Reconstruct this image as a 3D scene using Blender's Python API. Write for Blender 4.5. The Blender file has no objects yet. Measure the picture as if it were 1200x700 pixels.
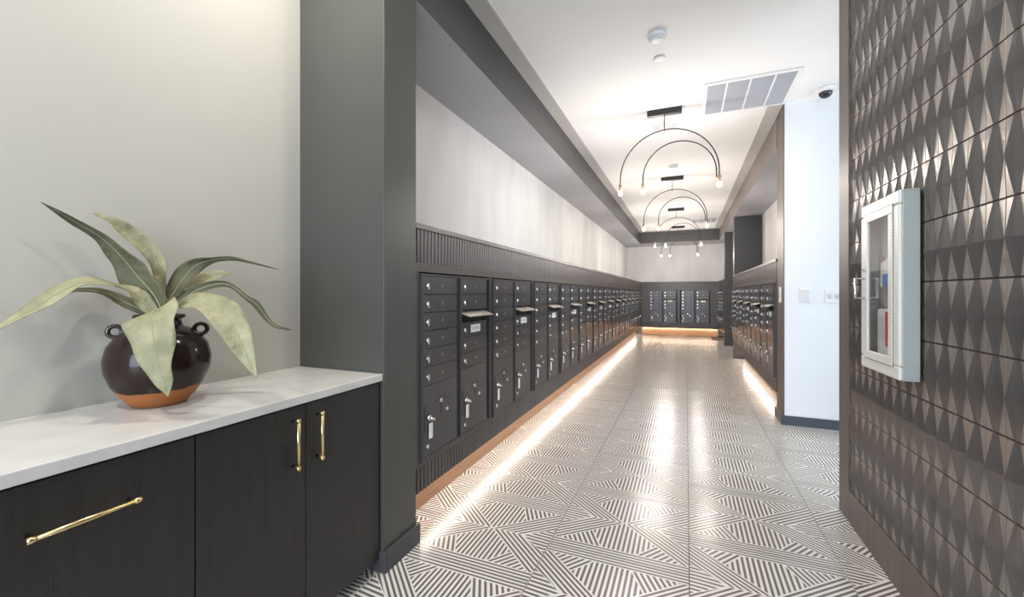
import bpy, bmesh, math, random
from mathutils import Vector, Matrix
random.seed(7)
C = bpy.context.scene.collection
PI = math.pi

# ------------------------------------------------------------------ camera
F_PX, HORIZON, EYE = 485.0, 344.5, 1.20
YAW = math.atan(204.0 / F_PX)
cd = bpy.data.cameras.new('camera'); cam = bpy.data.objects.new('camera', cd); C.objects.link(cam)
cd.sensor_width = 36; cd.lens = 36 * F_PX / 1200; cd.clip_start = .02
cd.shift_y = (HORIZON - 350) / 1200
cam.location = (0, 0, EYE); cam.rotation_euler = (PI / 2, 0, YAW)
bpy.context.scene.camera = cam

# ------------------------------------------------------------------ world, lights, exposure
w = bpy.data.worlds.new('world'); bpy.context.scene.world = w; w.use_nodes = True
w.node_tree.nodes['Background'].inputs[0].default_value = (.80, .90, 1.0, 1)
w.node_tree.nodes['Background'].inputs[1].default_value = 1.0
vs = bpy.context.scene.view_settings
vs.view_transform = 'Standard'; vs.look = 'None'; vs.gamma = 1; vs.use_curve_mapping = False
vs.exposure = 0.45
cy = bpy.context.scene.cycles
cy.max_bounces = 8; cy.diffuse_bounces = 5; cy.glossy_bounces = 4; cy.transmission_bounces = 6

def lamp(name, kind, loc, power, color, size=None, size_y=None, rot=(0, 0, 0), spot=None, blend=.5):
    l = bpy.data.lights.new(name, kind); l.energy = power; l.color = color
    if kind == 'AREA':
        l.shape = 'RECTANGLE' if size_y else 'DISK'
        l.size = size
        if size_y: l.size_y = size_y
    elif size: l.shadow_soft_size = size
    if kind == 'SPOT': l.spot_size = spot; l.spot_blend = blend
    o = bpy.data.objects.new(name, l); o.location = loc; o.rotation_euler = rot; C.objects.link(o)
    return o
DAY = (.76, .88, 1.0); WARM = (1.0, .93, .86); SOFT = (1.0, .95, .88)
# daylight through the glazed entrance behind the camera and the side windows of the lobby
lamp('daylight_entrance', 'AREA', (.4, -3.75, 1.6), 165, DAY, 3.4, 2.4, (PI / 2, 0, 0))
lamp('daylight_lobby', 'AREA', (4.35, 1.9, 1.6), 75, DAY, 3.4, 2.4, (PI / 2, 0, PI / 2))
# daylight from the side passage between the two right-hand mail walls
lamp('daylight_passage', 'AREA', (3.4, 9.9, 1.5), 25, SOFT, 1.2, 2.2, (PI / 2, 0, PI / 2))
# recessed ceiling downlights
lamp('downlight_counter_far', 'AREA', (-1.22, 1.05, 2.93), 10, SOFT, .07)
lamp('downlight_counter_near', 'AREA', (-.95, -.25, 2.93), 14, SOFT, .07)
lamp('downlight_entry', 'AREA', (-.2, 1.6, 2.93), 8, SOFT, .12)

# ------------------------------------------------------------------ materials
def mat(name, col, rough=.5, metal=0, spec=.5, noise=None, bump=None, coat=0, trans=0, emit=None, estr=0):
    m = bpy.data.materials.new(name); m.use_nodes = True
    nt = m.node_tree; b = nt.nodes['Principled BSDF']
    b.inputs['Base Color'].default_value = (*col, 1); b.inputs['Roughness'].default_value = rough
    b.inputs['Metallic'].default_value = metal; b.inputs['Specular IOR Level'].default_value = spec
    b.inputs['Coat Weight'].default_value = coat; b.inputs['Transmission Weight'].default_value = trans
    if emit: b.inputs['Emission Color'].default_value = (*emit, 1); b.inputs['Emission Strength'].default_value = estr
    if noise or bump:
        tc = nt.nodes.new('ShaderNodeTexCoord'); mp = nt.nodes.new('ShaderNodeMapping')
        nt.links.new(tc.outputs['Object'], mp.inputs[0])
    if noise:   # (scale, amount, stretch xyz, second colour)
        sc, st, col2 = noise
        mp.inputs['Scale'].default_value = st
        n = nt.nodes.new('ShaderNodeTexNoise'); n.inputs['Scale'].default_value = sc; n.inputs['Detail'].default_value = 5
        nt.links.new(mp.outputs[0], n.inputs['Vector'])
        r = nt.nodes.new('ShaderNodeValToRGB'); r.color_ramp.elements[0].position = .35; r.color_ramp.elements[1].position = .68
        r.color_ramp.elements[0].color = (*col, 1); r.color_ramp.elements[1].color = (*col2, 1)
        nt.links.new(n.outputs['Fac'], r.inputs[0]); nt.links.new(r.outputs[0], b.inputs['Base Color'])
    if bump:    # (scale, strength, stretch)
        sc, stn, st = bump
        mp2 = nt.nodes.new('ShaderNodeMapping'); mp2.inputs['Scale'].default_value = st
        nt.links.new(tc.outputs['Object'], mp2.inputs[0])
        n2 = nt.nodes.new('ShaderNodeTexNoise'); n2.inputs['Scale'].default_value = sc; n2.inputs['Detail'].default_value = 4
        nt.links.new(mp2.outputs[0], n2.inputs['Vector'])
        bp = nt.nodes.new('ShaderNodeBump'); bp.inputs['Strength'].default_value = stn; bp.inputs['Distance'].default_value = .01
        nt.links.new(n2.outputs['Fac'], bp.inputs['Height']); nt.links.new(bp.outputs[0], b.inputs['Normal'])
    return m
M = {}
M['ceil'] = mat('ceiling_white_paint', (.86, .855, .85), .9, noise=(1.2, (1, 1, 1), (.84, .835, .83)))
M['band'] = mat('ceiling_border_grey', (.47, .455, .44), .8, noise=(2, (1, 1, 1), (.445, .43, .415)))  # border strip, greyer than the ceiling
M['greige'] = mat('greige_wall_paint', (.50, .482, .435), .75, noise=(1.1, (1, 1, 1), (.47, .45, .405)))
M['plaster'] = mat('pale_plaster', (.75, .74, .73), .7, noise=(2.2, (1, 1, .35), (.62, .61, .60)), bump=(30, .08, (1, 1, .3)))
M['white'] = mat('white_wall_paint', (.80, .82, .84), .7, noise=(1.5, (1, 1, 1), (.77, .79, .81)))
M['char'] = mat('charcoal_paint', (.062, .061, .063), .42, noise=(3, (1, 1, 1), (.055, .054, .056)))
M['char_olive'] = mat('charcoal_pillar_paint', (.075, .075, .068), .38, noise=(2, (1, 1, 1), (.065, .065, .058)))
M['soffit'] = mat('soffit_underside_lit', (.44, .44, .47), .45, noise=(1.5, (1, 1, 1), (.40, .40, .43)))  # soffit paint lightened: floor bounce on the underside is put into the colour
M['bronze_trim'] = mat('bronze_trim', (.165, .140, .130), .5, metal=.2, noise=(4, (6, 6, .3), (.13, .11, .10)))
M['taupe'] = mat('right_soffit_taupe', (.20, .17, .155), .5, noise=(2, (1, 1, 1), (.18, .155, .14)))  # right soffit faces, lighter and browner than the left one
M['flute'] = mat('charcoal_fluted_panel', (.078, .064, .060), .32, noise=(5, (3, 3, .3), (.095, .078, .072)))
M['rail'] = mat('charcoal_rail', (.080, .066, .061), .33)
M['bbase'] = mat('dark_blue_grey_baseboard', (.055, .068, .085), .5)
M['oak'] = mat('oak_toe_kick', (.62, .36, .20), .45, noise=(6, (.6, .6, 12), (.54, .29, .155)))
M['led'] = mat('led_strip', (1, 1, 1), .5, emit=(1.0, .93, .84), estr=24)
M['led_warm'] = mat('led_strip_warm', (1, 1, 1), .5, emit=(1.0, .84, .66), estr=30)
M['tile'] = mat('floor_tile_glaze', (.82, .79, .75), .22, noise=(3, (1, 1, 1), (.75, .72, .68)))
M['stripe'] = mat('floor_tile_dark_stripe', (.16, .135, .117), .21)
M['grout'] = mat('floor_grout', (.045, .042, .04), .9)
M['box'] = mat('mailbox_black_powder_coat', (.070, .072, .080), .3, metal=.4, noise=(60, (1, 1, 1), (.082, .082, .088)))
M['boxdoor'] = mat('mailbox_door_finish', (.085, .082, .085), .30, metal=.35, noise=(6, (1, 1, 1), (.095, .090, .091)))
M['dark'] = mat('dark_recess', (.010, .010, .012), .6)
M['chrome'] = mat('chrome', (.72, .72, .72), .22, metal=1)
M['hood'] = mat('mail_slot_hood_metal', (.55, .50, .42), .35, metal=.4)
M['paper'] = mat('white_paper', (.82, .82, .80), .7)
M['ink'] = mat('grey_ink', (.12, .12, .13), .7)
M['num'] = mat('number_grey', (.62, .62, .62), .6)
M['quartz'] = mat('quartz_countertop', (.66, .64, .61), .22, noise=(9, (1, 1, 1), (.60, .58, .55)))
M['cab'] = mat('black_stained_wood', (.020, .018, .017), .40, noise=(5, (9, 9, .6), (.028, .025, .023)), bump=(25, .15, (8, 8, .5)))
M['brass'] = mat('brushed_brass', (.78, .62, .32), .26, metal=1)
M['brassdk'] = mat('dark_brass_post', (.16, .14, .11), .3, metal=1)
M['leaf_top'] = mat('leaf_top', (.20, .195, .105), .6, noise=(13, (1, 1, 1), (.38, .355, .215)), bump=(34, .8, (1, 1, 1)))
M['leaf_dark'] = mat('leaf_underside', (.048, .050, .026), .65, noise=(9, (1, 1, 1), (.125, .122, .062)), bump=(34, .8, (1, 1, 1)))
M['rib'] = mat('leaf_midrib', (.30, .30, .18), .6)
M['glaze'] = mat('dark_brown_glaze', (.018, .010, .008), .12, coat=.5, noise=(9, (1, 1, 3), (.030, .015, .011)))
M['tcd'] = mat('walltile_metallic_glaze', (.30, .262, .238), .31, metal=.4, noise=(7, (1, 1, 1), (.26, .235, .22)), bump=(60, .04, (1, 1, 1)))
M['tcs'] = mat('walltile_glaze_shaded', (.165, .155, .150), .26, metal=.45, noise=(7, (1, 1, 1), (.135, .130, .130)), bump=(60, .04, (1, 1, 1)))  # wall tile glaze darkened by the painted-in shade of the lozenge facets
M['tgrout'] = mat('walltile_grout', (.025, .022, .02), .8)
M['metalwhite'] = mat('white_enamel', (.78, .78, .76), .35)
M['metalside'] = mat('cabinet_side_grey', (.40, .43, .42), .35)  # wall cabinet sides, greyer than its front
M['black'] = mat('black_metal', (.012, .012, .013), .35)
M['bulb'] = mat('lit_bulb', (1, 1, 1), .3, emit=(1.0, .78, .52), estr=26)
M['socket'] = mat('brass_socket', (.45, .30, .20), .35, metal=.8)
M['louver'] = mat('grey_louver', (.42, .43, .48), .5)
M['ventback'] = mat('vent_back', (.14, .145, .16), .7)
M['plastic'] = mat('white_plastic', (.80, .80, .80), .4)
M['plastic_shade'] = mat('off_white_plastic', (.66, .66, .67), .4)
M['dome'] = mat('smoked_dome', (.02, .02, .025), .08, spec=.8)
M['blue'] = mat('blue_print', (.10, .28, .62), .6)
M['red'] = mat('red_plastic', (.55, .03, .03), .45)
M['grey'] = mat('grey_back_panel', (.55, .52, .48), .6)
M['soil'] = mat('dark_moss', (.03, .03, .02), .9)
g = bpy.data.materials.new('clear_glass'); g.use_nodes = True; M['glass'] = g
nt = g.node_tree; nt.nodes.clear()
o_ = nt.nodes.new('ShaderNodeOutputMaterial'); mx = nt.nodes.new('ShaderNodeMixShader')
tr = nt.nodes.new('ShaderNodeBsdfTransparent'); gl = nt.nodes.new('ShaderNodeBsdfGlossy'); gl.inputs['Roughness'].default_value = .03
fr = nt.nodes.new('ShaderNodeLayerWeight'); fr.inputs['Blend'].default_value = .5
pw = nt.nodes.new('ShaderNodeMath'); pw.operation = 'POWER'; pw.inputs[1].default_value = 4
ma = nt.nodes.new('ShaderNodeMath'); ma.operation = 'MULTIPLY_ADD'; ma.inputs[1].default_value = .6; ma.inputs[2].default_value = .03
nt.links.new(fr.outputs['Facing'], pw.inputs[0]); nt.links.new(pw.outputs[0], ma.inputs[0]); nt.links.new(ma.outputs[0], mx.inputs[0]); nt.links.new(tr.outputs[0], mx.inputs[1]); nt.links.new(gl.outputs[0], mx.inputs[2]); nt.links.new(mx.outputs[0], o_.inputs[0])
# vase body: glaze above, bare terracotta foot below a wavy line
v = mat('vase_glaze_and_terracotta', (.018, .010, .008), .14, coat=.4); M['vase'] = v; v.node_tree.nodes['Principled BSDF'].inputs['Coat Weight'].default_value = 0; v.node_tree.nodes['Principled BSDF'].inputs['Specular IOR Level'].default_value = .32
nt = v.node_tree; b = nt.nodes['Principled BSDF']
tc = nt.nodes.new('ShaderNodeTexCoord'); sp = nt.nodes.new('ShaderNodeSeparateXYZ'); n = nt.nodes.new('ShaderNodeTexNoise'); n.inputs['Scale'].default_value = 14
ad = nt.nodes.new('ShaderNodeMath'); ad.operation = 'MULTIPLY_ADD'; ad.inputs[1].default_value = .030
gt = nt.nodes.new('ShaderNodeMath'); gt.operation = 'GREATER_THAN'; gt.inputs[1].default_value = .068
nt.links.new(tc.outputs['Object'], sp.inputs[0]); nt.links.new(tc.outputs['Object'], n.inputs['Vector'])
nt.links.new(n.outputs['Fac'], ad.inputs[0]); nt.links.new(sp.outputs['Z'], ad.inputs[2]); nt.links.new(ad.outputs[0], gt.inputs[0])
mc = nt.nodes.new('ShaderNodeMix'); mc.data_type = 'RGBA'
mc.inputs['A'].default_value = (.36, .13, .04, 1); mc.inputs['B'].default_value = (.020, .011, .009, 1)
nt.links.new(gt.outputs[0], mc.inputs['Factor']); nt.links.new(mc.outputs['Result'], b.inputs['Base Color'])
mr = nt.nodes.new('ShaderNodeMix'); mr.inputs['A'].default_value = .5; mr.inputs['B'].default_value = .13
nt.links.new(gt.outputs[0], mr.inputs['Factor']); nt.links.new(mr.outputs['Result'], b.inputs['Roughness'])

# ------------------------------------------------------------------ mesh helpers
class MB:
    def __init__(s): s.v = []; s.f = []; s.m = []; s.mi = 0; s.smooth = False; s.sm = []
    def face(s, idx): s.f.append(tuple(idx)); s.m.append(s.mi); s.sm.append(s.smooth)
    def box(s, x0, x1, y0, y1, z0, z1):
        x0, x1 = min(x0, x1), max(x0, x1); y0, y1 = min(y0, y1), max(y0, y1); z0, z1 = min(z0, z1), max(z0, z1)
        i = len(s.v)
        s.v += [(x0, y0, z0), (x1, y0, z0), (x1, y1, z0), (x0, y1, z0), (x0, y0, z1), (x1, y0, z1), (x1, y1, z1), (x0, y1, z1)]
        for q in ((3, 2, 1, 0), (4, 5, 6, 7), (0, 1, 5, 4), (1, 2, 6, 5), (2, 3, 7, 6), (3, 0, 4, 7)): s.face([i + k for k in q])
        return s
    def poly(s, pts): i = len(s.v); s.v += [tuple(p) for p in pts]; s.face(range(i, i + len(pts))); return s
    def prism(s, pts, d):   # planar polygon pts extruded by vector d
        n = len(pts); i = len(s.v); s.v += [tuple(p) for p in pts] + [tuple(Vector(p) + Vector(d)) for p in pts]
        s.face(range(i + n - 1, i - 1, -1)); s.face(range(i + n, i + 2 * n))
        for k in range(n): s.face((i + k, i + (k + 1) % n, i + n + (k + 1) % n, i + n + k))
        return s
    def tube(s, path, r, seg=10, closed=False, caps=True):
        path = [Vector(p) for p in path]; n = len(path); i0 = len(s.v); up = None
        rs = r if isinstance(r, (list, tuple)) else [r] * n
        for k in range(n):
            a = path[k - 1] if (k > 0 or closed) else path[k]; b = path[(k + 1) % n] if (k < n - 1 or closed) else path[k]
            t = (b - a).normalized()
            if up is None: up = Vector((0, 0, 1)) if abs(t.z) < .9 else Vector((1, 0, 0))
            sd = t.cross(up).normalized(); up = sd.cross(t).normalized()
            for j in range(seg):
                an = 2 * PI * j / seg; s.v.append(tuple(path[k] + (sd * math.cos(an) + up * math.sin(an)) * rs[k]))
        sm = s.smooth; s.smooth = True
        for k in range(n if closed else n - 1):
            a = i0 + k * seg; b = i0 + ((k + 1) % n) * seg
            for j in range(seg): s.face((a + j, b + j, b + (j + 1) % seg, a + (j + 1) % seg))
        s.smooth = sm
        if caps and not closed:
            s.face([i0 + j for j in range(seg)]); s.face([i0 + (n - 1) * seg + j for j in range(seg - 1, -1, -1)])
        return s
    def lathe(s, prof, seg=24, c=(0, 0, 0), smooth=True):
        i0 = len(s.v)
        for r, z in prof:
            for j in range(seg):
                an = 2 * PI * j / seg; s.v.append((c[0] + r * math.cos(an), c[1] + r * math.sin(an), c[2] + z))
        sm = s.smooth; s.smooth = smooth
        for k in range(len(prof) - 1):
            for j in range(seg):
                s.face((i0 + k * seg + j, i0 + k * seg + (j + 1) % seg, i0 + (k + 1) * seg + (j + 1) % seg, i0 + (k + 1) * seg + j))
        s.smooth = sm
        if prof[0][0] > .0005: s.face([i0 + j for j in range(seg - 1, -1, -1)])
        if prof[-1][0] > .0005: s.face([i0 + (len(prof) - 1) * seg + j for j in range(seg)])
        return s
    def mesh(s, name, mats):
        me = bpy.data.meshes.new(name); me.from_pydata(s.v, [], s.f)
        for m in (mats if isinstance(mats, (list, tuple)) else [mats]): me.materials.append(m)
        for p, mi, sm in zip(me.polygons, s.m, s.sm): p.material_index = mi; p.use_smooth = sm
        me.update(); return me
def link(name, me, parent=None, loc=(0, 0, 0), rotz=0):
    o = bpy.data.objects.new(name, me); C.objects.link(o); o.parent = parent; o.location = loc
    if rotz: o.rotation_euler = (0, 0, rotz)
    return o
def obj(name, mb, m, parent=None, loc=(0, 0, 0), bevel=0):
    o = link(name, mb.mesh(name, m), parent, loc)
    if bevel:
        bv = o.modifiers.new('bevel', 'BEVEL'); bv.width = bevel; bv.segments = 2; bv.limit_method = 'ANGLE'
    return o
def bx(name, x0, x1, y0, y1, z0, z1, m, parent=None, bevel=0): return obj(name, MB().box(x0, x1, y0, y1, z0, z1), m, parent, bevel=bevel)
def struct(o): o['kind'] = 'structure'; return o
def tag(o, label, cat, group=None):
    o['label'] = label; o['category'] = cat
    if group: o['group'] = group
    return o
def thing(name, label, cat, loc=(0, 0, 0), rotz=0, group=None):
    o = bpy.data.objects.new(name, None); C.objects.link(o); o.location = loc; o.rotation_euler = (0, 0, rotz); o.empty_display_size = .1
    return tag(o, label, cat, group)
def dup(o, parent=None, data=None):
    c = o.copy(); C.objects.link(c); c.parent = parent
    for ch in list(kids.get(o.name, [])): dup(ch, c)
    return c
kids = {}
def index_kids():
    kids.clear()
    for o in bpy.data.objects:
        if o.parent: kids.setdefault(o.parent.name, []).append(o)
_txt = {}
def text_mesh(t, size): return _txt[(t, size)]
tmps = []
for t_, s_ in [(str(k), .026) for k in range(1, 240)] + [('U.S. MAIL', .021)]:
    cu = bpy.data.curves.new('lettering', 'FONT'); cu.body = t_; cu.size = s_; cu.align_x = 'CENTER'; cu.align_y = 'CENTER'; cu.resolution_u = 2
    tmp = bpy.data.objects.new('lettering', cu); C.objects.link(tmp); tmps.append((t_, s_, tmp))
dg = bpy.context.evaluated_depsgraph_get()
for t_, s_, tmp in tmps:
    me = bpy.data.meshes.new_from_object(tmp.evaluated_get(dg)); me.transform(Matrix.Rotation(PI / 2, 4, 'X')); me.name = 'lettering'
    me.materials.clear(); me.materials.append(M['ink'] if t_ == 'U.S. MAIL' else M['num']); _txt[(t_, s_)] = me
for t_, s_, tmp in tmps: bpy.data.objects.remove(tmp)

# ------------------------------------------------------------------ room dimensions
XL, XR = -1.206, .82           # mail wall faces, left and right
WL, WR = -1.69, 1.27           # recessed upper walls
YE, YEW = 12.65, 13.12         # far mail wall face, far upper wall
ZC, ZS = 2.95, 2.626           # ceiling, soffit underside
ZP0, ZP1 = .219, 1.545         # mail wall bottom and top ledge
NP0, NP1 = 1.43, 1.66          # near left pillar
RP0, RP1 = 4.47, 4.77          # near right pillar
RE = 8.90                      # end of first right mail wall
UW, UH, UZ, PITCH = .775, .933, .368, .82

# ------------------------------------------------------------------ floor: slab and patterned tiles
floor = struct(bx('floor', -2.2, 4.4, -4.0, 13.3, -.08, -.0085, M['grout']))
def clip(poly, nx, ny, d):      # keep nx*x+ny*y<=d
    out = []
    for i in range(len(poly)):
        a, b = poly[i], poly[(i + 1) % len(poly)]
        da = nx * a[0] + ny * a[1] - d; db = nx * b[0] + ny * b[1] - d
        if da <= 0: out.append(a)
        if (da < 0 < db) or (db < 0 < da):
            t = da / (da - db); out.append((a[0] + t * (b[0] - a[0]), a[1] + t * (b[1] - a[1])))
    return out
def inset(poly, e):
    cx = sum(p[0] for p in poly) / len(poly); cyy = sum(p[1] for p in poly) / len(poly); out = poly
    for i in range(len(poly)):
        a, b = poly[i], poly[(i + 1) % len(poly)]
        nx, ny = b[1] - a[1], a[0] - b[0]; L = math.hypot(nx, ny); nx /= L; ny /= L
        d = nx * a[0] + ny * a[1]
        if nx * cx + ny * cyy > d: nx, ny, d = -nx, -ny, -d
        out = clip(out, nx, ny, d - e)
        if len(out) < 3: return []
    return out
T = .618; H = .309
A = .165; E = .105
regions = [
    ([(0, 0), (.165, -.145), (.083, -.25), (-.077, -.25), (-.14, -.123)], (0, 1)),
    ([(-.285, -.25), (-.14, -.123), (-.077, -.25)], (.063, -.127)),
    ([(.165, -.145), (.285, -.25), (.083, -.25)], (.082, .105)),
    ([(0, 0), (-.285, -.25), (-H, -.25), (-H, -E), (-A, 0)], (.285, .25)),
    ([(0, 0), (A, 0), (H, -E), (H, -.25), (.285, -.25)], (.285, -.25)),
    ([(-A, 0), (-H, -E), (-H, E)], (1, -.06)),
    ([(-H, -H), (H, -H), (H, -.25), (-H, -.25)], (1, 0)),
]
tm = MB(); G = .0019
tm.box(-H + G, H - G, -H + G, H - G, -.0085, 0); tm.mi = 1
P_ = .0225
for sgn in (1, -1):
    for poly, (dx, dy) in regions:
        poly = [(x * sgn, y * sgn) for x, y in poly]
        L = math.hypot(dx, dy); nx, ny = -dy / L, dx / L
        ip = inset(poly, .0024)
        if not ip: continue
        ds = [nx * x + ny * y for x, y in poly]; lo, hi = min(ds), max(ds)
        n = max(1, round((hi - lo) / P_)); st = (hi - lo) / n
        for k in range(n + (1 if False else 0)):
            a0 = lo + st * (k + .26); a1 = lo + st * (k + .74)
            q = clip(clip(ip, nx, ny, a1), -nx, -ny, -a0)
            if len(q) >= 3:
                ar = sum(q[i][0] * q[(i + 1) % len(q)][1] - q[(i + 1) % len(q)][0] * q[i][1] for i in range(len(q)))
                if ar < 0: q = q[::-1]
                if abs(ar) > 2e-5: tm.poly([(x, y, .0004) for x, y in q])
tile_me = tm.mesh('tile', [M['tile'], M['stripe']])
for ci in range(-3, 6):
    cx = -.2965 + ci * T
    off = 2.221 + ci * .302
    k0 = math.floor((0.0 - off) / T); k1 = math.ceil((13.0 - off) / T)
    if ci > 1: k1 = math.ceil((4.2 - off) / T) if ci > 2 else math.ceil((12.0 - off) / T)
    if ci == -3: k0, k1 = math.floor((0 - off) / T), math.ceil((1.3 - off) / T)
    for k in range(k0, k1): link('tile', tile_me, floor, (cx, off + k * T, 0))

# ------------------------------------------------------------------ ceiling, soffits, walls
ceiling = struct(bx('ceiling', -1.9, 4.4, -4.0, 13.3, ZC, ZC + .1, M['ceil']))
mb = MB(); mb.box(XL, XL + .118, NP1, 12.13, ZC - .014, ZC); mb.box(.70, XR, RP0, 12.13, ZC - .014, ZC); mb.box(XL, XR, 12.13, 12.25, ZC - .014, ZC)
obj('ceiling_border', mb, M['band'], ceiling)
def soffit(x0, x1, y0, y1, face='char'):
    m_ = MB(); m_.box(x0, x1, y0, y1, ZS, ZC)
    for k, (p, q) in enumerate(zip(m_.f[-6:], range(6))): m_.m[-6 + q] = 1 if q == 0 else 0
    return obj('soffit', m_, [M[face], M['soffit']], ceiling)
soffit(WL, XL, NP1, YEW); soffit(XL, XR, 12.25, YEW); soffit(XR, WR + .25, RP1, 8.9, 'taupe'); soffit(XR, 1.27, 8.9, YEW, 'taupe')
wl = struct(bx('wall_left', WL - .1, WL, NP1, YEW + .1, 0, ZC, M['plaster']))
wf = struct(bx('wall_back', WL, WR, YEW, YEW + .1, 0, ZC, M['plaster']))
wr = struct(bx('wall_right', WR, WR + .08, RP1, RE - .2, 0, ZC, M['plaster']))
wr2 = struct(bx('wall_right_far', WR, WR + .08, 10.9, YEW, 0, ZC, M['plaster']))
wc = struct(bx('wall_left_alcove', -1.8, -1.70, -4.0, NP0, 0, ZC, M['greige']))
pl = struct(obj('wall_left_pillar', MB().box(-1.8, -1.20, NP0, NP1, 0, ZC), [M['char_olive']], bevel=.002))
m_ = MB(); m_.box(-1.20, -1.183, NP0 - .0, NP1 + .012, 0, .092); m_.box(-1.7, -1.183, NP0 - .012, NP0, 0, .092); m_.box(-1.30, -1.183, NP1, NP1 + .012, 0, .092)
struct(obj('baseboard_left', m_, M['char'], bevel=.003))
# white wall of the side lobby, its corner pillar and the dark baseboard
struct(bx('wall_lobby', .834, 4.4, RP0, RP0 + .14, 0, ZC, M['white']))
pr = struct(bx('wall_right_pillar', .826, WR + .08, RP0 + .005, RP1, 0, ZC, M['bronze_trim']))
struct(bx('baseboard_lobby', .815, 4.3, RP0 - .013, RP0, 0, .085, M['bbase']))
struct(bx('baseboard_right', .806, .834, RP0 - .002, RP1 + .01, 0, .09, M['bronze_trim'], bevel=.002))
# dark pier standing at the end of the first right mail wall, and the column past the opening
struct(bx('wall_right_pier', XR + .004, WR + .06, 8.66, RE, 0, ZS, M['char']))
struct(bx('wall_right_column', .826, 1.0, 10.72, 10.9, 0, ZS, M['char']))
struct(bx('baseboard_column', .81, 1.012, 10.708, 10.9, 0, .09, M['char']))
struct(bx('wall_passage', 3.6, 3.7, RP1, YEW, 0, ZC, M['white']))
struct(bx('wall_passage_far', WR + .08, 3.6, 10.9, 11.0, 0, ZC, M['white']))
bx('passage_ceiling', WR + .25, 3.6, RP1, 11.0, ZC - .01, ZC, M['ceil'], ceiling)
# room closing behind the camera: lobby with glazed entrance and side windows
def window_wall(name, axis, pos, a0, a1, wname, openings):
    m_ = MB()
    edges = sorted(openings); z0, z1 = .35, 2.75
    def b_(p, q, zz0, zz1):
        if axis == 'y': m_.box(p, q, pos - .1, pos, zz0, zz1)
        else: m_.box(pos, pos + .1, p, q, zz0, zz1)
    b_(a0, a1, 0, z0); b_(a0, a1, z1, ZC); cur = a0
    for p, q in edges: b_(cur, p, z0, z1); cur = q
    b_(cur, a1, z0, z1)
    struct(obj(name, m_, M['white']))
    fm = MB()
    for p, q in edges:
        n_ = 3
        for k in range(n_ + 1):
            t = p + (q - p) * k / n_
            if axis == 'y': fm.box(t - .02, t + .02, pos - .07, pos - .03, z0, z1)
            else: fm.box(pos + .03, pos + .07, t - .02, t + .02, z0, z1)
    wo = struct(obj(wname, fm, M['black']))
    gm = MB()
    for p, q in edges:
        if axis == 'y': gm.box(p, q, pos - .052, pos - .048, z0, z1)
        else: gm.box(pos + .048, pos + .052, p, q, z0, z1)
    obj('pane', gm, M['glass'], wo)
window_wall('wall_entrance', 'y', -3.9, -1.8, 4.4, 'window_1', [(-1.3, 2.1)])
window_wall('wall_lobby_side', 'x', 4.4, -3.9, RP0, 'window_2', [(.2, 3.6)])

# ------------------------------------------------------------------ tiled accent wall on the right
XT, TY1 = .80, 2.69
tw = struct(bx('wall_tiled', XT, XT + .16, -.8, 2.825, 0, ZC, M['tgrout']))
bx('corner_trim', .787, XT + .172, TY1, 2.838, 0, ZC, M['bronze_trim'], tw, .002)
bx('baseboard', .787, XT, -.8, TY1, 0, .164, M['bronze_trim'], tw, .002)
TW, TH = .0815, .216
def tile_relief():
    m_ = MB(); g_ = .0012; gz = .0030; ts = [0, .25, .5, .75, 1]; cols = []
    for t in ts:
        k = 1 - abs(2 * t - 1)                      # 0 at ends, 1 mid
        hw = .12 + .25 * k; hh = .0045 + .0125 * k ** .9; c_ = .5
        # one lozenge rising to a ridge near its far side, then a broad facet falling gently to the next tile
        far = hh * .45; e = far * .5 + .0012
        row = [(0.0, e - .0012), (.010, e), (c_ - hw, .0006), (c_ + hw * .05, hh * .60), (c_ + hw * .62, hh + .0012), (c_ + hw, far), (.990, e), (1.0, e - .0012)]
        cols.append([(-(o), g_ + s_ * (TW - 2 * g_), gz + t * (TH - 2 * gz)) for s_, o in row])
    n = len(cols[0]); i = 0
    for r in cols: m_.v += r
    for a in range(len(ts) - 1):
        for b_ in range(n - 1):
            m_.mi = 1 if b_ in (2, 3) else 0        # lozenge facets take the darkened glaze, their shade put into the colour
            m_.face((a * n + b_, (a + 1) * n + b_, (a + 1) * n + b_ + 1, a * n + b_ + 1))
    m_.mi = 0
    # top and bottom caps back to the wall
    for a, rev in ((0, False), (len(ts) - 1, True)):
        r0 = len(m_.v); m_.v += [(0.0, p[1], p[2]) for p in cols[a]]
        for b_ in range(n - 1):
            q = (a * n + b_, a * n + b_ + 1, r0 + b_ + 1, r0 + b_); m_.face(q[::-1] if rev else q)
    return m_
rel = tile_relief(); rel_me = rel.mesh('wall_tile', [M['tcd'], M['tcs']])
rows = []
zz = .164
while zz < ZC - .01: rows.append(zz); zz += TH
stuff = MB()
for ci in range(42):
    y0 = TY1 - (ci + 1) * TW
    for zr in rows:
        if zr + TH > ZC:
            # last course is cut at the ceiling
            sc = (ZC - zr) / TH
            if ci < 17:
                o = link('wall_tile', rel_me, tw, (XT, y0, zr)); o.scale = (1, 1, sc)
            continue
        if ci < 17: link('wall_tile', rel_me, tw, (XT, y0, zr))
        else:
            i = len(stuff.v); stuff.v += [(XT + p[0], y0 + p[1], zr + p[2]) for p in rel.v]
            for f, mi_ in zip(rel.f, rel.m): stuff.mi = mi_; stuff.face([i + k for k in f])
so = obj('wall_tile_field', stuff, [M['tcd'], M['tcs']], tw); so['kind'] = 'stuff'

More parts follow.
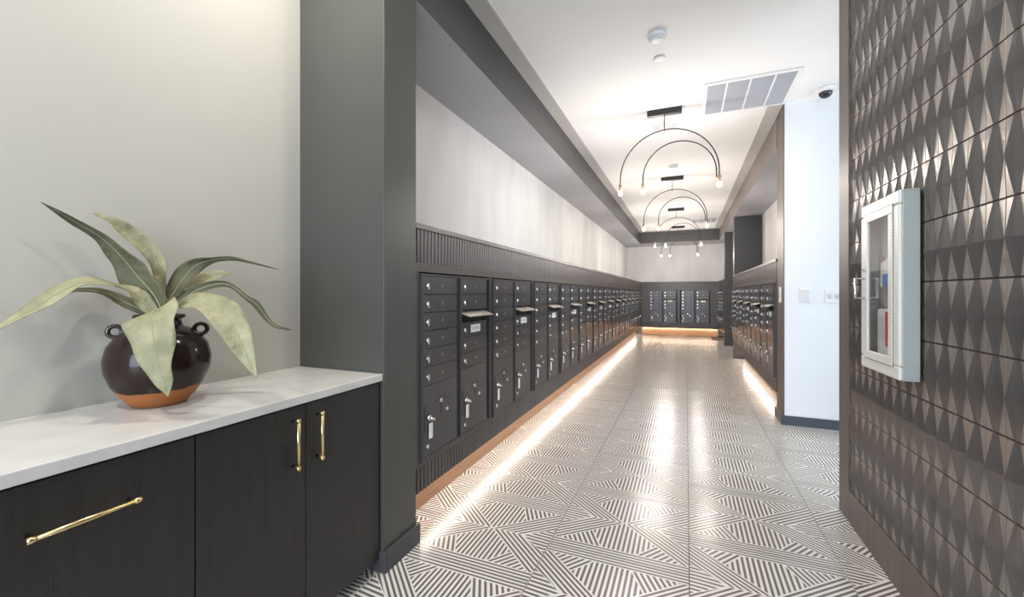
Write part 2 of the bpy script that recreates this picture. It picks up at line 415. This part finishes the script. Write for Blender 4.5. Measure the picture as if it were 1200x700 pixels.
# ------------------------------------------------------------------ mail walls (fluted panelling, rails, toe kick, LED)
def mail_wall(parent, origin, rotz, length, nunits, u0, warm=False, kick0=0, kick1=0, face='bronze'):
    """local: u=+x along wall, outward=-y, z up"""
    R = Matrix.Translation(Vector(origin)) @ Matrix.Rotation(rotz, 4, 'Z')
    def put(name, m_, mt, bevel=0):
        me = m_.mesh(name, mt); me.transform(R); o = link(name, me, parent)
        return o
    dp = .35
    c = MB(); c.box(0, length, .095, dp, ZP0 + .002, ZP1 - .005); put('mail_wall_core', c, M['dark'])
    fm = MB(); pt = .032
    n = int(length / pt)
    zu0, zu1, zl1 = 1.352, 1.520, UZ - .022
    fm.box(0, length, .010, .095, UZ + UH + .012, ZP1 - .005); fm.box(0, length, .010, .095, ZP0, UZ - .012)
    for k in range(n):
        a = .02 + k * pt
        if a + .022 > length: break
        for z0, z1 in ((zu0, zu1), (ZP0 + .002, zl1)):
            fm.prism([(a, .010, z0), (a + .024, .010, z0), (a + .021, .002, z0), (a + .003, .002, z0)], (0, 0, z1 - z0))
    o = put('fluted_panel', fm, M['flute']); o['kind'] = 'stuff'
    r = MB(); r.box(0, length, -.006, .10, 1.520, ZP1); put('top_rail', r, M['rail'])
    r = MB(); r.box(0, length, -.004, .095, UZ + UH + .008, zu0); put('mid_rail', r, M['rail'])
    r = MB(); r.box(0, length, -.002, .095, zl1, UZ - .004); put('lower_rail', r, M['rail'])
    r = MB(); r.box(0, length, .095, dp, ZP1 - .006, ZP1 - .001); put('ledge', r, M['rail'])
    s = MB(); edges = [0] + [x for k in range(nunits) for x in (u0 + k * PITCH - .002, u0 + k * PITCH + UW + .002)] + [length]
    for k in range(0, len(edges), 2):
        if edges[k + 1] - edges[k] > .005: s.box(edges[k], edges[k + 1], 0, .095, UZ - .012, UZ + UH + .012)
    put('stile', s, M['rail'])
    s = MB(); s.box(kick0, length - kick1, .170, .19, 0, ZP0 + .002); put('toe_kick', s, M['oak'])
    s = MB(); s.box(kick0 + .02, length - kick1 - .02, .146, .160, ZP0 - .006, ZP0 + .002); put('led_strip', s, M['led_warm'] if warm else M['led'])
LEN_L = YE - NP1
mail_wall(wl, (XL, NP1, 0), PI / 2, LEN_L, 13, .04, kick1=-.12)
mail_wall(wf, (XL, YE, 0), 0, XR - XL, 2, .224, warm=True)
mail_wall(wr, (XR, RE - .005, 0), -PI / 2, RE - .005 - RP1, 5, .03)
mail_wall(wr2, (XR, YE, 0), -PI / 2, YE - 10.9, 2, .08)

# ------------------------------------------------------------------ mailbox unit prototype
DB = [.0915] * 6
def build_unit():
    t = bpy.data.objects.new('mailbox_unit', None); C.objects.link(t); t.empty_display_size = .1
    m_ = MB()
    m_.box(0, UW, .045, .085, 0, UH); m_.mi = 1
    for x0, x1 in ((0, .018), (.360, .368), (.3785, .3965), (.757, UW)): m_.box(x0, x1, -.012 if x0 != .360 else -.004, .05, 0, UH)
    for z0, z1 in ((0, .018), (UH - .012, UH)): m_.box(.018, .757, -.010, .05, z0, z1)
    obj('frame', m_, [M['dark'], M['box']], t)
    for ci, xo in enumerate((.020, .3985)):
        wd = .320; top = UH - .014
        if ci == 0: spec = [('d', .0915)] * 6
        else: spec = [('d', .0915), ('d', .0915), ('s', .072), ('l', .088), ('d', .0915), ('d', .0915)]
        for kind, hh in spec:
            z1 = top; z0 = top - hh + .003; top -= hh
            if kind in 'dl':
                m_ = MB(); m_.box(xo, xo + wd, -.010, .03, z0, z1)
                m_.box(xo, xo + wd, -.013, -.010, z0, z0 + .004)
                d = obj('mailbox_door', m_, M['boxdoor'], t)
                zc_ = (z0 + z1) / 2
                lk = MB(); lk.mi = 0
                lk.tube([(xo + .028, -.009, zc_ - .002), (xo + .028, -.018, zc_ - .002)], .0115, 8)
                lk.prism([(xo + .022, -.017, zc_ - .022), (xo + .036, -.017, zc_ - .022), (xo + .034, -.017, zc_ + .012), (xo + .022, -.017, zc_ + .012)], (0, -.003, 0))
                obj('lock', lk, M['chrome'], d)
                if kind == 'd':
                    nm = link('number', text_mesh('1', .026), d, (xo + .165, -.0135, zc_))
                else:
                    lb = MB(); lb.box(xo + .105, xo + .225, -.0125, -.010, z0 + .020, z1 - .018)
                    lb_o = obj('label_plate', lb, M['paper'], d); lb_o['label'] = 'white outgoing mail label'
                    tx = link('lettering', text_mesh('U.S. MAIL', .021), d, (xo + .165, -.0130, zc_))
            else:
                m_ = MB(); m_.box(xo, xo + wd, .022, .03, z0, z1); obj('mail_slot', m_, M['dark'], t)
                h = MB(); h.prism([(xo + .004, .02, z1 - .004), (xo + .004, -.060, z1 - .034), (xo + .004, -.060, z1 - .038), (xo + .004, .02, z1 - .012)], (wd - .008, 0, 0))
                ho = obj('slot_hood', h, M['hood'], t); ho['label'] = 'tan metal mail slot hood'
        # parcel door
        z1 = top; z0 = .021
        m_ = MB(); m_.box(xo, xo + wd, -.010, .03, z0, z1); m_.box(xo + .004, xo + .010, -.014, -.010, z0 + .12, z0 + .25)
        d = obj('parcel_door', m_, M['boxdoor'], t)
        cx = xo + .155; cz = z0 + .245
        hm = MB()
        for k in range(5):
            an = PI * (.12 + .19 * k)
            hm.tube([(cx - .050 * math.cos(an), -.009, cz + .030 * math.sin(an)), (cx - .050 * math.cos(an), -.0115, cz + .030 * math.sin(an))], .005, 6)
        hm.box(cx - .004, cx + .002, -.0112, -.0098, cz - .062, cz - .010)
        obj('vent_hole', hm, M['dark'], d)['kind'] = 'stuff'
        for lx, lz, ly in ((cx, cz + .004, -.014), (cx + .055, cz - .055, -.015), (xo + .028, z0 + .045, -.016)):
            obj('lock', MB().tube([(lx, -.009, lz), (lx, ly, lz)], .011, 8), M['chrome'], d)
        lk = MB().tube([(xo + .028, -.009, z0 + .19), (xo + .028, -.030, z0 + .19)], .013, 8)
        lk.tube([(xo + .028, -.028, z0 + .19), (xo + .046, -.044, z0 + .180)], .0075, 6)
        obj('key', lk, M['chrome'], d)
        kt = MB(); kt.box(xo + .034, xo + .062, -.020, -.0165, z0 + .082, z0 + .158)
        ko = obj('key_tag', kt, M['paper'], d); ko['label'] = 'white hanging key tag'
    return t
ORD = ['first', 'second', 'third', 'fourth', 'fifth', 'sixth', 'seventh', 'eighth', 'ninth', 'tenth', 'eleventh', 'twelfth', 'thirteenth']
proto = build_unit(); index_kids()
places = []
for k in range(13):
    places.append(((XL, NP1 + .04 + k * PITCH, UZ), PI / 2, 'black two-column mailbox bank on the left wall, %s from the near dark pillar' % ORD[k], 'mailbox banks along the left wall'))
places.append(((XL + .224, YE, UZ), 0, 'black mailbox bank on the far end wall, the left one of the two', 'mailbox banks on the far end wall'))
places.append(((XL + .224 + PITCH + .03, YE, UZ), 0, 'black mailbox bank on the far end wall, the right one of the two', 'mailbox banks on the far end wall'))
for k in range(5):
    places.append(((XR, RE - .035 - k * PITCH, UZ), -PI / 2, 'black mailbox bank on the right wall, %s from the white wall corner' % ORD[4 - k], 'mailbox banks along the right wall'))
for k in range(2):
    places.append(((XR, YE - .08 - k * PITCH, UZ), -PI / 2, 'black mailbox bank beyond the slim dark column, %s' % ('next to the far end wall' if k == 0 else 'right behind the column'), 'mailbox banks beyond the column'))
num = 0
for i, (loc, rz, lab, grp) in enumerate(places):
    u = proto if i == 0 else dup(proto)
    u.location = loc; u.rotation_euler = (0, 0, rz); tag(u, lab, 'mailbox', grp)
    places[i] = u
index_kids()
for u in places:
    for d in kids.get(u.name, []):
        for ch in kids.get(d.name, []):
            if ch.name.startswith('number'):
                num += 1; me = text_mesh(str(num), .026)
                ch.data = me

# ------------------------------------------------------------------ pendant lights
def build_pendant():
    t = bpy.data.objects.new('pendant_light', None); C.objects.link(t); t.empty_display_size = .1
    obj('canopy', MB().box(-.155, .155, -.03, .03, -.055, -.001), M['black'], t, bevel=.004)
    obj('rod', MB().tube([(0, 0, -.05), (0, 0, -.205)], .004, 8), M['black'], t)
    for nm, cx, r, yy in (('big', .03, .438, 0), ('small', .125, .322, .03)):
        zc_ = -.63 if nm == 'big' else -.63
        pts = [(cx - r, yy, zc_ - .055)] + [(cx - r * math.cos(PI * k / 28), yy * (1 - .0 * k), zc_ + r * math.sin(PI * k / 28)) for k in range(29)] + [(cx + r, yy, zc_ - .055)]
        obj('arch', MB().tube(pts, .0055, 8), M['black'], t)
        for sx in (-1, 1):
            if nm == 'small' and sx == 1: continue
            x = cx + sx * r; y_ = yy
            s_ = obj('socket', MB().lathe([(.0, 0), (.013, 0), (.016, -.01), (.016, -.055), (.012, -.06)], 12, (x, y_, zc_ - .045)), M['socket'], t)
            bl = obj('bulb', MB().lathe([(.010, 0), (.017, -.014), (.020, -.028), (.016, -.042), (.001, -.050)], 14, (x, y_, zc_ - .104)), M['bulb'], t)
    return t
pp = build_pendant(); index_kids()
pnames = ['nearest, in front of the ceiling grille', 'second from the camera', 'third from the camera', 'farthest, by the end beam']
for i, y in enumerate((4.18, 6.63, 9.09, 11.50)):
    u = pp if i == 0 else dup(pp)
    u.location = (-.19, y, ZC); tag(u, 'black double-arch pendant with three lit bulbs, ' + pnames[i], 'pendant light', 'arch pendant lights along the corridor ceiling')
    for x, yy in ((-.408, 0), (-.197, .03), (.468, 0)):
        lamp('bulb_light', 'POINT', (-.19 + x, y + yy, ZC - .63 - .20), 11, WARM, .03)

# ------------------------------------------------------------------ ceiling fittings
def grille(x0, x1, y0, y1, label):
    t = thing('ceiling_grille', label, 'vent', ((x0 + x1) / 2, (y0 + y1) / 2, ZC)); W = (x1 - x0) / 2; L = (y1 - y0) / 2
    m_ = MB(); b_ = .028; z0, z1 = -.014, -.001
    m_.box(-W, W, -L, -L + b_, z0, z1); m_.box(-W, W, L - b_, L, z0, z1); m_.box(-W, -W + b_, -L + b_, L - b_, z0, z1); m_.box(W - b_, W, -L + b_, L - b_, z0, z1)
    for k in (1, 2, 3):
        x = -W + 2 * W * k / 4; m_.box(x - .007, x + .007, -L + b_, L - b_, z0 + .001, z1)
    obj('frame', m_, M['plastic'], t)
    obj('backing', MB().box(-W + .01, W - .01, -L + .01, L - .01, -.003, -.0015), M['ventback'], t)
    n = 22
    for k in range(n):
        y = -L + b_ + (2 * L - 2 * b_) * (k + .5) / n
        m2 = MB(); m2.prism([(-W + b_, y - .009, -.004), (-W + b_, y + .006, -.012), (-W + b_, y + .008, -.012), (-W + b_, y - .007, -.004)], (2 * W - 2 * b_, 0, 0))
        if k == 0: me = m2.mesh('slat', M['louver']); y00 = y; link('slat', me, t)
        else: link('slat', me, t, (0, y - y00, 0))
grille(.14, .835, 3.80, 4.455, 'large square white air return grille in the ceiling above the white wall corner')
grille(.12, .68, 10.55, 11.15, 'small white air grille far down the corridor ceiling near the farthest pendant')
def disc(name, label, cat, x, y, prof, m_=None, extra=None):
    t = thing(name, label, cat, (x, y, ZC)); obj('body', MB().lathe(prof, 24), m_ or M['plastic'], t); return t
import_inv = None
def ceil_pt(px, py, z=ZC):
    zc_ = (z - EYE) * F_PX / (HORIZON - py); xc = (px - 600) / F_PX * zc_; c_, s_ = math.cos(YAW), math.sin(YAW)
    return xc * c_ - zc_ * s_, xc * s_ + zc_ * c_
x, y = ceil_pt(770, 41); t = disc('smoke_detector', 'round white smoke detector nearest the camera on the ceiling', 'smoke detector', x, y, [(.062, -.001), (.062, -.012), (.052, -.020), (.050, -.034), (.030, -.042), (.001, -.042)])
obj('vent_ring', MB().lathe([(.0525, -.022), (.0535, -.027), (.0525, -.031)], 24), M['plastic_shade'], t)
obj('indicator', MB().box(.018, .030, -.036, -.028, -.043, -.040), M['grey'], t)
x, y = ceil_pt(773, 68); t = disc('sprinkler_cap', 'small flat white sprinkler cover behind the nearest smoke detector', 'sprinkler', x, y, [(.041, -.001), (.041, -.008), (.036, -.012), (.001, -.012)])
obj('rim', MB().lathe([(.042, -.001), (.044, -.002), (.044, -.0035), (.042, -.004)], 24), M['plastic_shade'], t)
x, y = ceil_pt(780, 147); t = disc('ceiling_speaker', 'wide flat white round ceiling speaker behind the nearest pendant', 'speaker', x, y, [(.125, -.001), (.125, -.006), (.115, -.010)])
obj('mesh_cover', MB().lathe([(.112, -.008), (.111, -.011), (.001, -.012)], 24), M['plastic_shade'], t)
x, y = ceil_pt(789, 194); t = disc('smoke_detector', 'round white smoke detector between the first and second pendants', 'smoke detector', x, y, [(.062, -.001), (.062, -.012), (.050, -.020), (.048, -.036), (.001, -.040)])
obj('vent_ring', MB().lathe([(.051, -.022), (.0525, -.027), (.051, -.031)], 24), M['plastic_shade'], t)
# dome camera
x, y = ceil_pt(967.5, 104); t = thing('security_camera', 'white dome security camera with dark eye on the ceiling over the white wall', 'camera', (x, y, ZC))
obj('housing', MB().lathe([(.078, -.001), (.078, -.012), (.070, -.026), (.052, -.034)], 28), M['plastic'], t)
obj('dome', MB().lathe([(.050, -.030), (.048, -.050), (.036, -.068), (.018, -.078), (.001, -.080)], 24), M['dome'], t)

# wall plates
t = thing('wall_plate', 'blank white square plate on the white wall, left of the triple switch', 'switch plate', (.990, RP0, 1.188))
obj('plate', MB().box(-.040, .040, -.010, -.0005, -.060, .060), M['plastic'], t, bevel=.004)
obj('inset', MB().box(-.030, .026, -.013, -.009, -.048, .048), M['plastic_shade'], t)
t = thing('light_switch', 'white triple toggle switch plate beside the tiled wall trim', 'light switch', (1.225, RP0, 1.180))
obj('plate', MB().box(-.088, .100, -.007, -.0005, -.060, .060), M['plastic'], t, bevel=.003)
for k in range(3):
    s_ = obj('toggle', MB().prism([(-.056 + k * .056 - .012, -.006, -.028), (-.056 + k * .056 + .012, -.006, -.028), (-.056 + k * .056 + .012, -.020, .010), (-.056 + k * .056 - .012, -.020, .010)], (0, .004, .018)), M['plastic_shade'], t)
t = thing('wall_plate', 'small white plate on the bronze side of the corner pillar', 'switch plate', (.826, 4.60, 1.19))
obj('plate', MB().box(-.008, -.0005, -.045, .045, -.075, .075), M['plastic'], t, bevel=.002)
obj('rocker', MB().box(-.011, -.007, -.018, .018, -.035, .035), M['plastic_shade'], t)

# ------------------------------------------------------------------ counter, cabinets
XF, XB = -1.203, -1.70
ct = tag(bx('countertop', XB + .001, XF, -.62, NP0 - .003, .825, .855, M['quartz'], bevel=.0025), 'long pale quartz countertop along the greige wall', 'countertop')
def cab(y0, y1, label):
    t = thing('base_cabinet', label, 'cabinet', (-1.46, (y0 + y1) / 2, 0), group='black cabinets under the quartz countertop')
    L = (y1 - y0) / 2; m_ = MB()
    m_.box(-.235, .205, -L + .001, L - .001, .09, .822); m_.box(-.235, .15, -L + .001, L - .001, 0, .09)
    obj('body', m_, M['dark'], t); return t, L
def bar_handle(parent, p0, p1, out):
    p0, p1, out = Vector(p0), Vector(p1), Vector(out); d = (p1 - p0).normalized()
    hb = obj('handle', MB().tube([p0 + out, p1 + out], .0058, 12), M['brass'], parent)
    for p in (p0 + d * .010, p1 - d * .010): obj('post', MB().tube([p, p + out], .0048, 10), M['brassdk'], hb)
    for p, s_ in ((p0, 1), (p1, -1)): obj('end_cap', MB().tube([p + out - d * s_ * .001, p + out + d * s_ * .012], .0075, 12), M['brass'], hb)
FX = .223; FX1 = .245   # door slab, local x (front at world -1.215)
t, L = cab(.695, 1.418, 'black wood base cabinet with two doors and vertical brass pulls beside the pillar')
d1 = obj('door', MB().box(FX - .016, FX1, -L + .002, -.0015 - .0115, .062, .818), M['cab'], t, bevel=.0012)
d2 = obj('door', MB().box(FX - .016, FX1, -.0115 + .0015, L - .002, .062, .818), M['cab'], t, bevel=.0012)
bar_handle(d1, (FX1, -.062, .612), (FX1, -.062, .782), (.026, 0, 0)); bar_handle(d2, (FX1, .036, .612), (FX1, .036, .782), (.026, 0, 0))
t, L = cab(.245, .695, 'black wood pull-out cabinet with one long horizontal brass handle')
d = obj('pull_out_front', MB().box(FX - .016, FX1, -L + .002, L - .002, .062, .818), M['cab'], t, bevel=.0012)
bar_handle(d, (FX1, -.093, .715), (FX1, .090, .715), (.028, 0, 0))
t, L = cab(-.62, .245, 'black wood base cabinet at the near end of the counter')
d1 = obj('door', MB().box(FX - .016, FX1, -L + .002, -.0015, .062, .818), M['cab'], t, bevel=.0012)
d2 = obj('door', MB().box(FX - .016, FX1, .0015, L - .002, .062, .818), M['cab'], t, bevel=.0012)
bar_handle(d1, (FX1, -.045, .612), (FX1, -.045, .782), (.026, 0, 0)); bar_handle(d2, (FX1, .045, .612), (FX1, .045, .782), (.026, 0, 0))

# ------------------------------------------------------------------ potted plant
VX, VY, VZ = -1.53, .7725, .8555
pot = thing('potted_plant', 'dark brown glazed jar with drooping sage-green leaves on the quartz countertop', 'potted plant', (VX, VY, VZ))
prof = [(.001, .004), (.062, .0), (.070, .004), (.092, .030), (.116, .068), (.130, .110), (.133, .145), (.124, .185), (.104, .216), (.078, .236), (.060, .243), (.056, .249), (.058, .253), (.054, .257), (.054, .264), (.064, .270), (.066, .275), (.062, .280), (.052, .280), (.048, .272), (.047, .255)]
vase = obj('vase', MB().lathe(prof, 72), M['vase'], pot)
obj('soil', MB().lathe([(.047, .262), (.001, .268)], 20), M['soil'], pot)
cr, sr = math.cos(YAW), math.sin(YAW)
for sg in (-1, 1):
    ang = YAW + math.radians(39) + (PI if sg < 0 else 0) - math.radians(6)
    ca, sa = math.cos(ang), math.sin(ang)
    pts = []
    for k in range(15):
        a = 2 * PI * k / 14
        rr = .104 + .017 * math.cos(a); pts.append((rr * ca, rr * sa, .230 + .017 * math.sin(a)))
    obj('handle', MB().tube(pts[:-1], .0068, 10, closed=True), M['glaze'], vase)
def cam_pt(px, py, depth):     # world point seen at a pixel, at a given distance along the view axis
    xc = (px - 600) / F_PX * depth; z = EYE + (HORIZON - py) / F_PX * depth
    return Vector((xc * cr - depth * sr, xc * sr + depth * cr, z))
def catmull(pts, n):
    out = []
    P = [pts[0] * 2 - pts[1]] + pts + [pts[-1] * 2 - pts[-2]]
    segs = len(pts) - 1
    for k in range(n + 1):
        u = k / n * segs; i = min(int(u), segs - 1); t = u - i
        p0, p1, p2, p3 = P[i], P[i + 1], P[i + 2], P[i + 3]
        out.append(.5 * ((2 * p1) + (-p0 + p2) * t + (2 * p0 - 5 * p1 + 4 * p2 - p3) * t * t + (-p0 + 3 * p1 - 3 * p2 + p3) * t ** 3))
    return out
def leaf(spine, up, mats=('leaf_top', 'leaf_dark'), cup=.22, wav=.06, seed=0):
    """spine: list of (px,py,depth,half_width_m,roll_deg)"""
    rnd = random.Random(seed)
    pts = [cam_pt(a, b, c) for a, b, c, *_ in spine]; ws = [Vector((q[3], q[4], 0)) for q in spine]
    n = 30; S = catmull(pts, n); W = catmull(ws, n)
    NC = 8; grid = []
    base_up = Vector(up).normalized()
    for k, p in enumerate(S):
        tg = (S[min(k + 1, n)] - S[max(k - 1, 0)]).normalized()
        side = tg.cross(base_up)
        if side.length < .05: side = tg.cross(Vector((0, 0, 1)))
        side.normalize(); nr = side.cross(tg).normalized()
        R = Matrix.Rotation(math.radians(W[k].y), 3, tg); side = R @ side; nr = R @ nr
        hw = max(W[k].x, .0008); row = []
        for j in range(NC + 1):
            s = (j / NC) * 2 - 1
            wv = wav * hw * math.sin(k * .75 + seed + (1.5 if s > 0 else 0)) * abs(s) ** 2
            row.append(p + side * s * hw + nr * (cup * hw * (abs(s) ** 1.4) + wv))
        grid.append((row, nr))
    m_ = MB(); m_.smooth = True; th = .0009
    for row, nr in grid: m_.v += [tuple(q + nr * th) for q in row]
    o2 = len(m_.v)
    for row, nr in grid: m_.v += [tuple(q - nr * th) for q in row]
    c = NC + 1
    for k in range(n):
        for j in range(NC):
            a = k * c + j; m_.mi = 0; m_.face((a, a + 1, a + c + 1, a + c)); m_.mi = 1; m_.face((o2 + a, o2 + a + c, o2 + a + c + 1, o2 + a + 1))
    for k in range(n):
        for j, rv in ((0, 0), (NC, 1)):
            a = k * c + j; q = (a, a + c, o2 + a + c, o2 + a); m_.mi = 0; m_.face(q[::-1] if rv else q)
    for k in (0, n):
        for j in range(NC): a = k * c + j; m_.face((a, a + 1, o2 + a + 1, o2 + a))
    m_.v = [tuple(Vector(q) - Vector((VX, VY, VZ))) for q in m_.v]
    lf = obj('leaf', m_, [M[mats[0]], M[mats[1]]], pot)
    rib = [S[k] - Vector((VX, VY, VZ)) + grid[k][1] * .0012 for k in range(0, n - 1)]
    obj('midrib', MB().tube(rib, [.0016 * (1 - k / n) + .0004 for k in range(len(rib))], 6), M['rib'], lf)
Z = (0, 0, 1); D0 = 1.30
toCam = (sr, -cr, .0)
def tc(zc=.35): return (sr, -cr, zc)
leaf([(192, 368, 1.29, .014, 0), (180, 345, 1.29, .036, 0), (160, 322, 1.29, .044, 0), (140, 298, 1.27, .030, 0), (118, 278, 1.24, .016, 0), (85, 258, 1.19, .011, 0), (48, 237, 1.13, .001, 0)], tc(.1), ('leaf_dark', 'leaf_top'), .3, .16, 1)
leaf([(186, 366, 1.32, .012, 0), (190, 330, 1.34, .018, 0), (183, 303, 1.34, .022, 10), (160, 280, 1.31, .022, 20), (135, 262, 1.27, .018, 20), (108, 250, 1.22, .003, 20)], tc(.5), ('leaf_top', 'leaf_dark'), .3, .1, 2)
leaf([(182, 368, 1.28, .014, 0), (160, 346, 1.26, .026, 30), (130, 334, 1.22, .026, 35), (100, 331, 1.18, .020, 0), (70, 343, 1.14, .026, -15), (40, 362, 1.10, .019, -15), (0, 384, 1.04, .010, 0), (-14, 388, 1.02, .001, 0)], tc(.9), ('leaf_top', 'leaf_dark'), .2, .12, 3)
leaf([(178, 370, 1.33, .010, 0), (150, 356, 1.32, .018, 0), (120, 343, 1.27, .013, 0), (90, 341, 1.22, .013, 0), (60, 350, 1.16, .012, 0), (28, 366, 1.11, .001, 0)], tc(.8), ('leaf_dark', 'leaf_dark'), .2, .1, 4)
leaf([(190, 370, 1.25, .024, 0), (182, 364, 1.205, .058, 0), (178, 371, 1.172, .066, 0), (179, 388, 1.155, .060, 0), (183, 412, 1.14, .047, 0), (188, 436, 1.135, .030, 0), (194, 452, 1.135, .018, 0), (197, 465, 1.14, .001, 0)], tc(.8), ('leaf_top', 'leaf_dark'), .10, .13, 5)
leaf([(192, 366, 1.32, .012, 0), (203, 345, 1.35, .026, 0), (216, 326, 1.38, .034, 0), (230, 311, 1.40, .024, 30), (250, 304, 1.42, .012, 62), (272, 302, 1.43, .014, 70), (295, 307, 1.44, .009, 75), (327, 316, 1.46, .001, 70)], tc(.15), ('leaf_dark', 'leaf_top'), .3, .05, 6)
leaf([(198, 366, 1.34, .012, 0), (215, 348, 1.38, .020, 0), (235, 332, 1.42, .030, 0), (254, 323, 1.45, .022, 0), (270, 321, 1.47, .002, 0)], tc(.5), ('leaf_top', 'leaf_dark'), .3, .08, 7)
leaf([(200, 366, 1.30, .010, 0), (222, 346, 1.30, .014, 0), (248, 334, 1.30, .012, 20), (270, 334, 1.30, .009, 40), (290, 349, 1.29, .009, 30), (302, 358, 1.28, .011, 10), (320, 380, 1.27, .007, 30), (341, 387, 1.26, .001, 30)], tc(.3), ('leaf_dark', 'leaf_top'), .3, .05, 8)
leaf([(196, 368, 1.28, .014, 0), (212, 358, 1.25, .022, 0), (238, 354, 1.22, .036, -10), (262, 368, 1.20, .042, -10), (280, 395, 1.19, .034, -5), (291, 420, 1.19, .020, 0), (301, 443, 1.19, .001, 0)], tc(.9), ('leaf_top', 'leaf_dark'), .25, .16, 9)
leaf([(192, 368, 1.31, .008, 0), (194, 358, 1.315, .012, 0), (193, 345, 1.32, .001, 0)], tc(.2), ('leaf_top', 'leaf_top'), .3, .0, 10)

# ------------------------------------------------------------------ wall cabinet with defibrillator
Y0, Y1, Z0, Z1, XFR = 1.966, 2.325, .877, 1.587, .725
ac = thing('defibrillator_cabinet', 'white metal wall cabinet with tall glass window on the dark tiled wall', 'cabinet', (XT - .012, (Y0 + Y1) / 2, (Z0 + Z1) / 2))
LY, LZ = (Y1 - Y0) / 2, (Z1 - Z0) / 2; xo = XFR - (XT - .012)
# shell: four sloped-edge walls round a hollow, front flange, back
def frame_ring(m_, ya, yb, za, zb, w_, x0, x1):
    m_.box(x0, x1, ya, yb, za, za + w_); m_.box(x0, x1, ya, yb, zb - w_, zb); m_.box(x0, x1, ya, ya + w_, za + w_, zb - w_); m_.box(x0, x1, yb - w_, yb, za + w_, zb - w_)
m_ = MB(); frame_ring(m_, -LY, LY, -LZ, LZ, .010, xo + .012, -.001)
obj('shell', m_, M['metalside'], ac, bevel=.002)['label'] = 'grey-green cabinet side'
m_ = MB(); frame_ring(m_, -LY, LY, -LZ, LZ, .052, xo, xo + .014)
obj('front_flange', m_, M['metalwhite'], ac, bevel=.007)
obj('back_panel', MB().box(-.004, -.001, -LY + .01, LY - .01, -LZ + .01, LZ - .01), M['grey'], ac)
dy, dz = LY - .046, LZ - .046
m_ = MB(); frame_ring(m_, -dy, dy, -dz, dz, .034, xo - .004, xo + .006)
dr = obj('door', m_, M['metalwhite'], ac, bevel=.0025)
obj('glass_pane', MB().box(xo, xo + .003, -dy + .03, dy - .03, -dz + .03, dz - .03), M['glass'], dr)
m_ = MB(); frame_ring(m_, -dy - .002, dy + .002, -dz - .002, dz + .002, .0022, xo - .0012, xo + .001)
obj('door_gap', m_, M['dark'], ac)
m_ = MB()
for k in range(44): m_.tube([(xo - .0045, -dy + .006, -dz + .03 + k * (2 * dz - .06) / 43), (xo - .003, -dy + .006, -dz + .03 + k * (2 * dz - .06) / 43)], .0018, 6)
obj('hinge_perforation', m_, M['dark'], dr)['kind'] = 'stuff'
m_ = MB(); hy = dy - .006
m_.tube([(xo - .002, hy, .035), (xo - .038, hy, .035), (xo - .038, hy, -.050), (xo - .002, hy, -.050)], .0045, 8)
obj('handle', m_, M['chrome'], dr)
obj('lock', MB().tube([(xo - .002, hy, .075), (xo - .010, hy, .075)], .008, 10), M['chrome'], dr)
de = thing('defibrillator', 'white defibrillator box with red strap seen behind the cabinet glass', 'defibrillator', (XT - .012 - .022, (Y0 + Y1) / 2 - .015, Z0 + .011))
obj('case', MB().box(-.018, .016, -.075, .095, .04, .25), M['plastic'], de, bevel=.01)
obj('shelf', MB().box(-.020, .017, -.13, .14, .030, .037), M['plastic_shade'], de)
obj('strap', MB().box(-.022, -.017, -.016, .002, .10, .24), M['red'], de)
obj('panel', MB().box(-.020, -.017, .012, .08, .12, .22), M['plastic_shade'], de)
cdo = thing('instruction_card', 'tilted white card with blue block behind the cabinet glass', 'card', (XT - .012 - .030, (Y0 + Y1) / 2, Z0 + .40))
obj('sheet', MB().prism([(0, -.075, -.03), (0, .075, -.05), (0, .07, .05), (0, -.07, .09)], (.002, 0, 0)), M['paper'], cdo)
obj('blue_block', MB().box(-.0012, 0, -.04, .05, -.045, .005), M['blue'], cdo)
